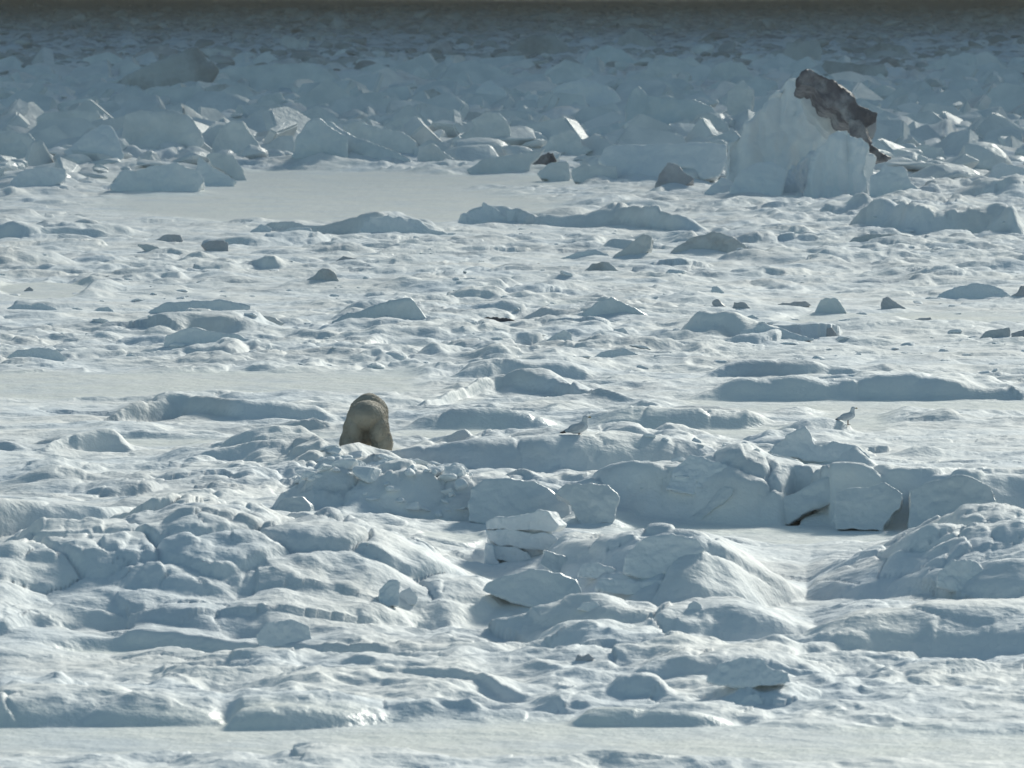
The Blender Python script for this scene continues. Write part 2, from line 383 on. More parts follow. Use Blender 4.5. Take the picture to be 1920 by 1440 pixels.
 ('E','l','ice_lump',"hooked lump further right of the crested one","1470,700 1512,648 1560,643 1605,680 1540,712",G2),
 ('E','s','ice_hummock',"soft low dome below the hooked lump","1365,828 1440,770 1560,740 1640,780 1705,828",G2),
 ('E','m','silty_ice_lump',"dusky oval lump on the upper left centre pack","60,318 120,268 200,290 185,325",G2),
 ('E','s','ice_floe',"flat pillow slab with shadowed front on the upper centre pack","1225,290 1330,250 1420,238 1495,270 1400,302",G2),
 ('F','m','ice_block',"saddle shaped dark chunk with upturned left end","308,510 315,495 345,495 372,530 420,545 430,513 482,508 565,572 470,582 340,568",G2),
 ('F','m','ice_floe',"thin dark flake right of the saddle shaped chunk","595,548 680,515 800,508 835,527 700,560",G2),
 ('F','i','ice_block',"squat white stump right of the thin dark flake","830,585 868,500 900,483 960,488 1010,570 900,580",G2),
 ('F','m','silty_cone',"small reddish brown pyramid on the right pack","1178,558 1188,490 1220,478 1270,510 1325,552",G2),
 ('F','m','silty_ice_lump',"dark low lump below the reddish brown pyramid","1325,632 1360,595 1440,588 1475,630",G2),
 ('F','m','silty_cone',"upright little cone alone on the bright right pack","876,722 900,648 930,638 965,690 972,726",G2),
 ('F','m','dirty_floe',"dark slab tucked against a pale dome right of centre","255,730 320,690 440,683 455,740",G2),
 ('F','s','ice_hummock',"pale dome with the dark slab against its left side","435,742 465,650 580,618 700,650 860,705 600,745",G2),
 ('F','l','ice_lump',"little lump above the pale dome","475,600 520,572 592,610 510,632",G2),
 ('F','g','ice_floe',"long grey slab with black slot beneath on the upper right pack","1020,205 1040,175 1120,160 1330,165 1405,190 1340,230 1230,235 1100,225",G2),
 ('F','g','ice_hummock',"grey hump with a dark gash on the upper right centre pack","80,295 100,250 200,182 330,145 430,180 510,235 350,280 250,298",G2),
 ('F','l','ice_lump',"grey hump left of the long slotted slab","540,275 600,240 680,245 700,275 610,300",G2),
 ('F','m','ice_block',"dark block cut by the right frame edge","1815,528 1850,480 1890,460 1900,430 1940,420 1980,528",G2),
 ('F','g','ice_lump',"grey lump left of the dark split block near the right edge","1685,705 1720,660 1850,640 1850,722",G2),
 ('F','m','dirty_floe',"dark split block beside the grey lump near the right edge","1852,728 1852,670 1920,650 1980,690 1980,725",G2),
 ('F','s','ice_hummock',"lens shaped drift on the right pack above the reddish pyramid","1440,490 1560,430 1700,415 1800,440 1860,480 1700,500",G2),
 ('F','l','ice_lump',"knob at the very left of the bright right pack","308,475 312,430 340,425 390,470",G2),
 ('D','g','ice_lump',"grey lump on the upper left pack with dark right flank","700,215 760,210 850,240 860,275 790,275",G2),
 # --- near snow wall
 ('R','i','ice_block',"upright rounded tombstone of ice left of the near snow wall","125,745 150,620 205,535 290,505 400,500 460,560 492,680 488,790 250,790",G3),
 ('H','b','ice_floe',"wide smooth blue white panel in the middle of the near wall","760,540 765,460 780,375 850,330 980,325 1110,330 1180,370 1270,440 1335,560 1000,570 900,565",G3),
 ('H','i','ice_block',"cracked block right of the wide smooth panel","1195,400 1260,345 1480,350 1545,420 1505,550 1380,560 1345,558 1280,440",G3),
 ('H','l','ice_lump',"crumbly lump on top of the near wall below the animal","225,345 250,255 330,220 400,240 440,270 385,310 290,352",G3),
 ('I','i','ice_floe',"thin slab leaning right with a dark gap under it","150,560 250,480 380,360 432,368 425,405 330,475 230,560",G3),
 ('I','i','ice_floe',"large tongue shaped slab leaning over a black hollow","540,500 650,430 800,370 950,308 1050,298 1068,350 1000,400 940,440 850,465 760,520 700,560 600,540",G3),
 ('I','i','ice_block',"big square block right of the black hollow","950,580 944,392 1100,368 1200,340 1300,400 1285,470 1200,560 1190,590",G3),
 ('I','s','ice_boulder',"smooth snow capped boulder atop the near wall's right half","505,285 530,210 620,190 740,210 845,270 725,345 640,355 560,310",G3),
 ('I','l','ice_hummock',"blunt horn shaped hummock behind the snow capped boulder","600,190 690,95 790,55 822,100 850,150 950,130 1060,150 1140,215 1000,240 800,235",G3),
 ('I','i','ice_block',"sloping block filling the far right of the near wall","1330,590 1330,380 1450,330 1600,300 1760,360 1800,480 1700,560 1500,595",G3),
 ('H','i','ice_block',"small wedge with dark eye beside the near wall's crest","1530,290 1560,260 1620,290 1760,260 1700,320 1600,340",G3),
 ('U','b','ice_block',"broad pale plinth under the layered stack","70,620 120,550 330,500 420,470 540,480 740,545 765,620 720,735 520,745 300,700",G3),
 ('U','i','ice_block',"wedge of ice right of the layered stack's foot","480,430 510,340 640,370 760,440 750,520 600,510",G3),
 ('U','s','ice_boulder',"big smooth boulder on the right centre mound","1060,500 1080,380 1160,280 1230,235 1400,225 1580,260 1640,330 1560,400 1460,480 1200,535",G3),
 ('U','l','ice_lump',"dusky lump between the layered stack and the smooth boulder","625,380 760,290 850,275 960,330 1080,350 1050,450 900,430 740,400",G3),
 ('U','l','ice_lump',"low grey lump just left of the smooth boulder's foot","740,520 780,430 900,420 1010,470 1040,530 900,545",G3),
 ('U','l','ice_lump',"pair of pale lumps below the smooth boulder","870,610 900,545 1020,530 1180,560 1330,540 1420,620 1200,650 1000,640",G3),
 ('U','s','ice_lump',"small dice of ice beside a dark pocket below the plinth","740,745 780,700 880,690 930,760 850,775",G3),
 ('U','s','ice_lump',"round ball of snow on the crest of the lower right drift","1500,780 1510,710 1560,682 1610,710 1620,775",G3),
 ('S','l','ice_lump',"craggy boss left of the leaning thin slab","30,330 70,200 180,120 300,140 420,170 480,300 340,340 200,370",G3),
 ('I','l','ice_lump',"rounded boulder on the crest of the right hand mound","1410,740 1430,680 1490,640 1585,613 1650,650 1665,715 1600,750 1500,765",G3),
 ('I','l','ice_lump',"second boulder below the right hand mound's crest","1470,880 1480,800 1560,740 1680,750 1730,820 1700,880 1580,905",G3),
 ('J','s','ice_boulder',"pale boulder at the foot of the left hill","970,350 960,300 1000,250 1090,235 1160,270 1175,320 1100,345",G3),
 ('J','l','ice_lump',"egg of ice stuck in the left hill's right slope","1490,190 1500,140 1540,120 1570,160 1560,190",G3),
 ('J','l','ice_block',"upright chip of ice leaning on the left hill","1415,200 1420,130 1460,90 1500,100 1500,190",G3),
 ('K','l','ice_lump',"jagged snow knob on the lower right drift","720,480 770,400 860,380 940,385 960,420 1040,440 1050,480 900,500",G3),
 ('K','l','ice_lump',"small snow knob near the bottom right drift","840,570 870,530 920,520 950,560",G3),
 ('K','m','pocket_chip',"small grey piece standing in for a dark pocket in the lower centre snow","235,395 245,372 265,380 290,370 315,392 270,402",G3),  # grey piece set where the snow has a dark pocket
]

DRIFTS = []
for fr_, st_, nm_, lb_, cs_, gp_ in BL:
    if gp_ is G3: continue
    ox_, oy_, sc_ = FR[fr_]
    q_ = [tuple(float(v) for v in c.split(',')) for c in cs_.split()]
    X_ = [ox_ + q[0] * sc_ for q in q_]; Y_ = [oy_ + q[1] * sc_ for q in q_]
    D_ = gd(max(Y_)); w_ = (max(X_) - min(X_)) * D_ / F; h_ = (max(Y_) - min(Y_)) * D_ / F
    DRIFTS.append(((min(X_) + max(X_)) / 2 * D_ / F - 960 / F * D_, D_, w_, h_))
# ------------------------------------------------------------------ the ice sheet
# drifts and pressure ridges: (crest points [px, base row, crest row], front slope deg, back length factor, lumpiness)
RIDGES = [
 ([(-250,1230,1100),(0,1215,1050),(60,1205,1015),(180,1205,1000),(300,1205,985),(360,1205,962),(470,1205,975),(530,1210,1000),(650,1205,995),(700,1200,1010),(760,1190,1040),(820,1185,1070),(880,1175,1105),(950,1165,1135),(1060,1155,1150),(1120,1150,1150)],13,2.5,1.4),
 ([(-100,1040,935),(0,1030,940),(60,1025,945),(200,1020,952),(300,1000,960),(420,985,975),(460,985,985)],40,4,.25),
 ([(480,975,960),(520,980,930),(600,985,905),(690,985,900),(800,985,893),(900,985,900),(1000,988,898),(1080,985,910),(1200,985,885),(1300,985,870),(1400,985,855),(1500,985,880),(1600,988,890),(1700,990,892),(1800,992,890),(2000,992,880),(2100,990,990)],36,4,1.1),
 ([(640,880,878),(700,880,862),(800,885,843),(900,890,825),(1000,890,820),(1100,890,815),(1250,885,825),(1330,880,845),(1380,880,880)],35,4,.5),
 ([(1430,885,845),(1500,885,838),(1600,885,845),(1660,885,870)],40,4,.5),
 ([(540,868,860),(600,870,850),(640,870,835),(672,872,829),(700,874,840),(725,878,847),(760,880,838),(820,880,845),(860,880,856)],24,2,.1),
 ([(980,1150,1145),(1000,1130,1100),(1060,1140,1012),(1150,1150,1012),(1250,1160,1000),(1320,1165,1005),(1380,1165,1050),(1450,1150,1090),(1520,1130,1115),(1560,1120,1118)],22,3,.9),
 ([(1480,1130,1120),(1560,1140,1085),(1640,1150,1060),(1700,1155,1025),(1760,1160,1000),(1820,1165,990),(1920,1170,1000),(2150,1170,1000)],14,3,1.3),
 ([(960,1185,1170),(1010,1205,1190),(1125,1208,1160),(1240,1210,1185),(1330,1210,1205)],25,3,.25),
 ([(1200,1215,1180),(1300,1215,1135),(1390,1215,1130),(1460,1215,1150),(1540,1210,1175),(1640,1208,1200),(1700,1205,1205)],25,3,.3),
 ([(1380,1222,1219),(1500,1230,1190),(1600,1235,1150),(1750,1240,1140),(1900,1240,1150),(2100,1240,1160)],22,4,.5),
 ([(1180,1290,1272),(1280,1285,1240),(1350,1285,1232),(1420,1287,1235),(1480,1287,1262),(1650,1285,1275),(1760,1280,1280)],35,3,.9),
 ([(1120,1330,1320),(1170,1325,1295),(1220,1325,1288),(1290,1328,1315)],35,3,.8),
 ([(1330,1330,1322),(1370,1330,1315),(1410,1330,1300),(1440,1330,1325)],35,3,.8),
 ([(1050,1362,1358),(1110,1364,1332),(1250,1366,1332),(1330,1364,1345),(1400,1360,1357)],30,3,.8),
 ([(400,1372,1368),(440,1372,1332),(540,1370,1322),(640,1365,1335),(760,1355,1350)],28,4,.9),
 ([(-50,1368,1315),(100,1366,1318),(250,1365,1320),(400,1365,1345),(440,1360,1358)],22,4,1.0),
 ([(-20,1302,1288),(60,1302,1283),(110,1300,1262),(160,1295,1288)],28,3,1),
 ([(230,1310,1300),(300,1308,1285),(380,1308,1290),(420,1306,1300)],30,4,.4),
 ([(640,1285,1280),(740,1290,1278),(860,1292,1275),(940,1310,1290),(1000,1312,1305)],35,4,.5),
 ([(780,1345,1340),(830,1348,1330),(900,1350,1328),(935,1348,1340)],40,4,.5),
 ([(180,790,787),(260,785,745),(330,780,738),(400,785,745),(450,790,755),(560,790,765),(640,790,778)],38,4,.8),
 ([(500,815,810),(560,815,797),(625,813,795),(640,812,806)],45,4,.5),
 ([(760,770,767),(830,760,741),(900,745,725),(950,740,712),(1040,745,712),(1100,755,735),(1200,760,757)],30,4,1.4),
 ([(730,806,800),(800,806,778),(900,806,772),(1000,806,776),(1060,806,790),(1100,806,778),(1200,806,775),(1300,806,768),(1400,805,772),(1470,800,795)],40,4,1.4),
 ([(830,715,708),(900,715,690),(960,712,680),(1060,712,688),(1140,710,703)],30,5,.6),
 ([(1300,712,703),(1400,710,685),(1500,710,681),(1560,708,690),(1640,708,706)],32,5,.6),
 ([(1270,750,745),(1330,752,735),(1400,752,712),(1450,752,715),(1480,752,712),(1520,752,720),(1560,750,735),(1600,750,720),(1700,750,708),(1780,750,712),(1850,750,735),(1940,750,740)],42,4,.5),
 ([(460,437,433),(520,441,420),(600,446,426),(690,448,410),(760,446,410),(820,445,432),(900,440,437)],45,4,.5),
 ([(840,420,417),(910,425,398),(960,425,400),(1000,430,405),(1060,430,410),(1120,430,395),(1160,430,388),(1220,435,388),(1280,440,410),(1340,440,430)],45,4,1.),
 ([(-50,450,425),(40,452,425),(120,450,430),(240,450,440)],35,5,.6),
 ([(440,505,498),(520,510,488),(560,508,500)],35,4,.6),
 ([(1560,440,430),(1650,445,385),(1720,450,395),(1800,450,400),(1940,455,380)],30,3,1.),
 ([(30,690,680),(100,690,685),(180,685,684)],40,4,.4),
 ([(-40,700,688),(30,700,685),(110,696,692)],50,4,.3),
 ([(430,697,690),(500,697,680),(560,695,688)],40,4,.4),
 ([(60,860,845),(110,855,825),(200,850,812),(260,850,830)],35,4,.7),
 ([(-60,850,836),(0,850,835),(60,850,846)],35,4,.7),
 ([(120,945,935),(200,950,915),(280,945,908),(340,935,920)],35,4,.5),
]
# smooth refrozen leads and blown-flat pans: px, row, half width, half height
PANS = [(620,385,430,36),(520,340,330,18),(300,728,460,24),(1660,763,360,9),(1060,815,340,13),(690,850,85,20),(1540,1006,240,24),(1000,1395,1300,40),
        (240,1375,400,14),(1250,1002,180,12),(760,660,80,8),(1700,600,250,12),(80,545,90,12),(300,610,120,10),(1080,578,110,8),(850,1010,60,9),
        (430,1235,330,10),(260,830,160,8)]
# where the pressure ridges are broken into rubble: px, row, half width, half height, lump size m, height m
RUB = [(960,205,1500,95,4.5,1.5),(1750,330,330,90,2.4,0.8),(150,330,300,40,2.0,0.5),(1650,440,420,70,1.6,0.45),(400,470,600,60,1.4,.28),(1100,480,500,60,1.4,.32),
       (1500,850,500,40,.8,.22),(300,880,400,70,.9,.15),(1000,620,1400,60,1.3,.16),(1000,1265,1200,40,.7,.14),(640,940,150,45,.45,.30),(900,1100,160,60,.6,.2),
       (400,1110,420,90,.55,.20),(1800,1070,260,80,.6,.24),(1340,920,150,50,.6,.25)]

NOTCH = [(1487, 1556, 1.5), (1640, 1665, .5)]
FLATS = [(745, 1470, 806, 826), (1290, 2000, 752, 771), (-60, 780, 700, 736), (1180, 1760, 987, 1016), (300, 1080, 330, 352), (560, 860, 352, 418), (-60, 2000, 1378, 1396), (1040, 1120, 802, 822), (560, 640, 818, 830), (1530, 1665, 774, 812)]
def ridge_height(px, D, pts, slope, back, lump, X, Y, warp, warp_b):
    P = np.array(pts, float)
    gx = np.arange(P[0, 0] - 60, P[-1, 0] + 61, 4.0); ker = np.hanning(15); ker /= ker.sum()
    pad = lambda a: np.convolve(np.concatenate([np.full(7, a[0]), a, np.full(7, a[-1])]), ker, 'valid')
    yb = np.interp(px, gx, pad(np.interp(gx, P[:, 0], P[:, 1]))); yc = np.interp(px, gx, pad(np.interp(gx, P[:, 0], P[:, 2])))
    inside = (px >= P[0, 0]) & (px <= P[-1, 0])
    dpy = np.clip(yb - yc, 0, None)
    rb = [ray(960, v) for v in (0.0, 1.0)]
    zb = -sin(PITCH) + (720 - yb) / F * cos(PITCH); yyb = cos(PITCH) + (720 - yb) / F * sin(PITCH)
    zc = -sin(PITCH) + (720 - yc) / F * cos(PITCH); yyc = cos(PITCH) + (720 - yc) / F * sin(PITCH)
    Db = -CAM_H * yyb / zb
    kc = -zc / yyc
    ta = tan(radians(slope))
    h = (CAM_H - kc * Db) / (1 + kc / ta)
    h = np.clip(h, 0, None)
    fade = sstep(P[0, 0] - 1, P[0, 0] + 55, px) * (1 - sstep(P[-1, 0] - 55, P[-1, 0] + 1, px))
    h = h * fade
    s = h / ta + 0.05
    d = D - Db + warp * np.minimum(s, 2.0) * 0.5 + 0.9 * warp_b * sstep(0, 2, s)
    dep = 0
    if pts[0][0] == 480:
        for a, b, dp in NOTCH: dep = dep + dp * sstep(a - 30, a + 22, px) * (1 - sstep(b - 10, b + 16, px))
        dep = np.minimum(dep, .82 * s)
    t = (d - dep) / (s - dep)
    front = np.sin(np.clip(t, 0, 1) * pi / 2) ** 0.9
    bt = (d - s) / (back * s + .3)
    prof = np.where(t < 1, front, 1 / (1 + np.clip(bt, 0, None) ** 2 * 3))
    prof = np.where(t < 0, 0, prof)
    prof = prof * (1 - sstep(2.0, 3.0, bt))
    prof = np.where(inside, prof, 0)
    return h * prof, lump * h * prof

def ell(px, py, e):
    return np.clip(1.35 - ((px - e[0]) / e[2]) ** 2 - ((py - e[1]) / e[3]) ** 2, 0, 1)

def terrain(X, Y, extra=False):
    """height of the snow surface at world X, Y"""
    shp = X.shape
    D = np.maximum(Y, 1.0); px = 960 + X / D * F * cos(PITCH)   # close enough on the ground
    vv = CAM_H / D
    py = 720 - F * (sin(PITCH) - vv * cos(PITCH)) / (cos(PITCH) + vv * sin(PITCH))
    warp = fbm2(X * .55, Y * .5, 3, 3, .4)
    warp2 = fbm2(X * .25, Y * .12, 3, 31)
    pxw = px + warp * 6; pyw = py + 0.12 * (py + 15) * 0.12 * fbm2(X * .15, Y * .06, 3, 77)
    pan = np.zeros(shp)
    for e in PANS: pan = np.maximum(pan, ell(pxw, pyw, e))
    pan = sstep(0, .6, pan)
    # low wind-scoured hummocks everywhere: lenses elongated across the view
    far = sstep(250, 900, D)
    rough = 0.35 + 0.65 * sstep(-.25, .35, warp2)
    base = 0.10 * fbm2(X * .22, Y * .16, 4, 5)
    patch = sstep(-.3, .4, fbm2(X * .09, Y * .045, 3, 35))
    d1, d2, cid = cells2(X * .46 + .7 * warp, Y * .34 + .5 * warp2, 21)
    lens = np.clip(1 - (d1 / .66) ** 2, 0, 1) ** 1.4 * np.clip(cid - .25, 0, 1)
    d1b, d2b, cidb = cells2(X * 1.25 + .8 * warp, Y * 1.0 + .4 * warp, 22)
    lensb = np.clip(1 - (d1b / .7) ** 2, 0, 1) ** 1.3 * cidb ** 2
    d1c, d2c, cidc = cells2(X * .17 + .5 * warp, Y * .13 + .3 * warp2, 29)
    lensc = np.clip(1 - (d1c / .5) ** 2, 0, 1) ** 1.2 * np.clip(cidc - .45, 0, 1) * 1.8
    mid = sstep(84, 105, D)
    h = base + (0.42 * lens * (.35 + .65 * patch) + 0.12 * lensb * patch + 0.50 * lensc * mid) * rough * (0.6 + .4 * mid)
    bl = np.abs(fbm2(X * .55 + .4 * warp, Y * .5, 4, 43, .5)) * 2.2
    h = h + (0.13 * fbm2(X * .8, Y * .75, 5, 41, .55) - .13 * bl + .10) * (.4 + .6 * patch)
    c1, c2, cc = cells2(X * .75 + .6 * warp, Y * .65 + .5 * warp2, 24)
    h = h + .17 * np.clip(1 - (c1 / .6) ** 2, 0, 1) * np.clip(cc - .5, 0, 1) * 2 * sstep(-.1, .3, fbm2(X * .13, Y * .07, 3, 36)) * mid
    h = h * (1 - .93 * pan)
    lumpa = np.zeros(shp)
    H = np.zeros(shp); L = np.zeros(shp)
    for pts, sl, bk, lp in RIDGES:
        a, b = ridge_height(pxw, D, pts, sl, bk, lp, X, Y, warp, warp2)
        L = np.where(a > H, b, L); H = np.maximum(H, a)
    # blocky rubble on ridges
    e1, e2, ci = cells2(X * .80 + .5 * warp, (Y * .50 + H * .9) + .5 * warp2, 51)
    blk = np.sqrt(np.clip(1 - (e1 / .85) ** 2, 0, 1)) * (.25 + .75 * ci) - .30 * np.exp(-((e2 - e1) / .07) ** 2) * (ci > .4)
    f1, f2, cf = cells2(X * 2.1 + .5 * warp, Y * 1.3 + H * 1.9, 52)
    blk2 = np.sqrt(np.clip(1 - (f1 / .85) ** 2, 0, 1)) * cf ** 1.5 - .35 * np.exp(-((f2 - f1) / .08) ** 2) * (cf > .55)
    pk = sstep(-.15, .35, fbm2(X * .45, Y * .3 + H, 3, 88))
    Lc = np.clip(L, 0, .8)
    h = h * (1 - .6 * sstep(.1, .6, H)) + H + (Lc * (.42 * blk + .15 * blk2 * pk - .22) + .13 * Lc * fbm2(X * 1.2, Y * .7 + H, 4, 61))
    for (cx, cy, rx, ry, size, amp) in RUB:
        w = sstep(0, .7, ell(px, py, (cx, cy, rx, ry)))
        if w.max() <= 0: continue
        i = w > 0.001
        wp = warp[i]; w2 = warp2[i]; xi = X[i]; yi = Y[i]
        hard = False
        g1, g2, cg = cells2(xi / size * (1 if hard else .7) + .6 * wp, yi / size * .7 + .3 * w2, int(cx + cy))
        k1, k2, ck = cells2(xi / size * 2.3 + .5 * wp, yi / size * 1.9 + .3 * wp, int(cx - cy) + 999)
        pt = sstep(-.25, .3, fbm2(xi / size * .25, yi / size * .15, 3, int(cx)))
        big_ = np.clip((g2 - g1) * 2.4, 0, 1) ** .7 if hard else np.clip(1 - (g1 / .7) ** 2, 0, 1) ** .8
        sm_ = np.clip((k2 - k1) * 2, 0, 1) ** .7 if hard else np.clip(1 - (k1 / .7) ** 2, 0, 1) ** .8
        r = amp * (big_ * (.1 + .9 * cg ** 1.6) + .26 * sm_ * ck) * (1 if hard else .25 + .75 * pt)
        h[i] += w[i] * r * (1 - .9 * pan[i]) * (.45 + .55 * rough[i])
    for (bx, by, bw, bh) in DRIFTS:                 # snow banked round each standing block
        rx = .62 * bw + .25; ry = .8 * bw + .6
        if by + 4 * ry < Y.min() or by - 4 * ry > Y.max(): continue
        m = (np.abs(X - bx) < 3 * rx) & (np.abs(Y - by - .4 * bw) < 3 * ry)
        if not m.any(): continue
        g = np.exp(-((X[m] - bx) / rx) ** 2 - ((Y[m] - by - .4 * bw) / ry) ** 2)
        h[m] += min(.22 * bh, .6) * g * (.75 + .5 * warp[m])
    # far rubble to the horizon
    n1, n2, cn = cells2(X / 6.0 + .5 * warp2, Y / 9.0, 71)
    m1, m2, cm = cells2(X / 2.6, Y / 4.0, 72)
    fr = sstep(640, 1100, D) * (1 - sstep(2200, 9500, D + 2600 * fbm2(X / 260, Y / 1800, 3, 74)))
    band = .5 + .5 * sstep(-.2, .3, fbm2(X / 220, Y / 400, 3, 73))
    h = h + fr * band * (1.5 * np.clip((n2 - n1) * 2, 0, 1) ** .8 * cn ** 2 + .7 * np.clip((m2 - m1) * 2, 0, 1) * cm)
    for (x0, x1, y0, y1) in FLATS:
        w = sstep(x0 - 40, x0 + 30, pxw) * (1 - sstep(x1 - 30, x1 + 40, pxw)) * sstep(y0 - 5, y0 + 1, py) * (1 - sstep(y1 - 1, y1 + 5, py))
        h = h * (1 - .93 * w) + .02 * w * fbm2(X * .8, Y * .45, 4, 66); pan = np.maximum(pan, w)
    # nothing rises in front of the animal higher than the low hump at its feet
    pc = np.interp(px, [590, 632, 650, 672, 690, 710, 735, 775], [815, 838, 833, 829, 835, 841, 845, 838])
    vc = (720 - pc) / F
    zc = CAM_H + (-sin(PITCH) + vc * cos(PITCH)) / (cos(PITCH) + vc * sin(PITCH)) * D
    wc = sstep(560, 600, px) * (1 - sstep(760, 800, px)) * (D < gd(858)) * (D > 100)
    h = np.where(wc > 0, h - wc * np.clip(h - zc, 0, None), h)
    if not extra: return h
    silt = .25 + .75 * sstep(500, 1200, D); silt = silt * (1 - .8 * sstep(2000, 4000, D)); silt = silt * (1 - .7 * pan) * (1 - .75 * (1 - mid))
    stain = np.clip(1.2 - ((px - 678) / 62) ** 2 - ((Y - gd(855)) / 2.2) ** 2, 0, 1) * (.55 + .45 * vn2(X * 7, Y * 4, 5)) * .75
    return h, silt, np.clip(stain, 0, 1), pan

def build_terrain():
    inner = np.arange(-60, 1981, 2.9)
    step = 2.9; x = 1980; outer = []
    while x < 45000:
        step *= 1.14; x += step; outer.append(x)
    outer = np.array(outer)
    cols = np.concatenate([(1920 - outer)[::-1], inner, outer])
    Ds = [4.0]
    while Ds[-1] < 76: Ds.append(Ds[-1] * 1.05)
    while Ds[-1] < 380: Ds.append(Ds[-1] * 1.00075)
    while Ds[-1] < 1100: Ds.append(Ds[-1] * 1.0026)
    while Ds[-1] < 30000: Ds.append(Ds[-1] * 1.006)
    Ds = np.array(Ds)
    nx, ny = len(cols), len(Ds)
    PX, DD = np.meshgrid(cols, Ds)
    X = (PX - 960) / F * DD; Y = DD
    Z = np.empty(X.shape); S = np.empty(X.shape); T = np.empty(X.shape); P = np.empty(X.shape)
    for a in range(0, ny, 200):
        Z[a:a+200], S[a:a+200], T[a:a+200], P[a:a+200] = terrain(X[a:a+200], Y[a:a+200], True)
    V = np.stack([X, Y, Z], -1).reshape(-1, 3)
    idx = np.arange(nx * ny).reshape(ny, nx)
    Q = np.stack([idx[:-1, :-1], idx[:-1, 1:], idx[1:, 1:], idx[1:, :-1]], -1).reshape(-1, 4)
    me = mesh_np("sea_ice", V, Q)
    for nm, arr in (("silt", S), ("stain", T), ("slick", P)):
        at_ = me.attributes.new(nm, 'FLOAT', 'POINT'); at_.data.foreach_set("value", arr.ravel().astype(np.float32))
    o = link("sea_ice", me, M['terrain'])
    tag(o, "snow covered sea ice with drifts, ridges and flat pans", kind="structure")
    print("terrain verts", nx * ny)
build_terrain()

def hit(px, py):
    """distance at which the line of sight through (px, py) meets the snow"""
    u, y, z = ray(px, py)
    D = 78 * 1.0012 ** np.arange(1400)
    zr = CAM_H + z / y * D
    T = terrain((u / y * D)[None], D[None])[0]
    k = np.nonzero(T > zr)[0]
    return float(D[k[0]]) if len(k) else gd(py)
# ------------------------------------------------------------------ individual ice blocks
#          tilt  depth  smooth  big   small  back
STYLE = {'i': (.22, .70, 1, .06, .018, .85, 'ice'), 'b': (.20, .60, 1, .055, .015, .85, 'blue'), 's': (.75, .9, 5, .05, .020, .6, 'snow'),
         'l': (.45, .8, 3, .07, .030, .7, 'snow'), 'g': (.3, .7, 2, .06, .02, .8, 'grey'), 'f': (.4, .7, 2, .06, .025, .75, 'far'),
         'd': (.3, .6, 5, .09, .05, .8, 'dirty'), 'm': (.5, .7, 3, .05, .02, .7, 'mauve')}

def remesh(me, voxel, smooth):
    o = bpy.data.objects.new("tmp", me); scene.collection.objects.link(o)
    r = o.modifiers.new("r", 'REMESH'); r.mode = 'VOXEL'; r.voxel_size = voxel; r.adaptivity = 0
    if smooth:
        s = o.modifiers.new("s", 'SMOOTH'); s.iterations = smooth; s.factor = .5
    dg = bpy.context.evaluated_depsgraph_get(); dg.update()
    new = bpy.data.meshes.new_from_object(o.evaluated_get(dg))
    bpy.data.objects.remove(o); bpy.data.meshes.remove(me)
    return new

def displace(me, fn):
    n = len(me.vertices)
    co = np.empty(n * 3, np.float32); me.vertices.foreach_get("co", co); co = co.reshape(-1, 3)
    no = np.empty(n * 3, np.float32); me.vertices.foreach_get("normal", no); no = no.reshape(-1, 3)
    co = co + no * fn(co.astype(float), no)[:, None]
    me.vertices.foreach_set("co", co.astype(np.float32).ravel()); me.update()

def prism(front, off, bscale, D0, ground=None):
    """front: list of world points; back = front pushed by off and drawn in"""
    n = len(front); f = np.array(front)
    c = f.mean(0); c[2] = f[:, 2].min()
    b = c + (f - c) * np.array([bscale, 1, bscale]) + off
    bm = bmesh.new()
    vf = [bm.verts.new(p) for p in f]; vb = [bm.verts.new(p) for p in b]
    bm.faces.new(vf); bm.faces.new(vb[::-1])
    for i in range(n):
        j = (i + 1) % n
        bm.faces.new((vf[j], vf[i], vb[i], vb[j]))
    bmesh.ops.recalc_face_normals(bm, faces=bm.faces)
    bmesh.ops.triangulate(bm, faces=bm.faces)
    me = bpy.data.meshes.new("ice"); bm.to_mesh(me); bm.free()
    return me

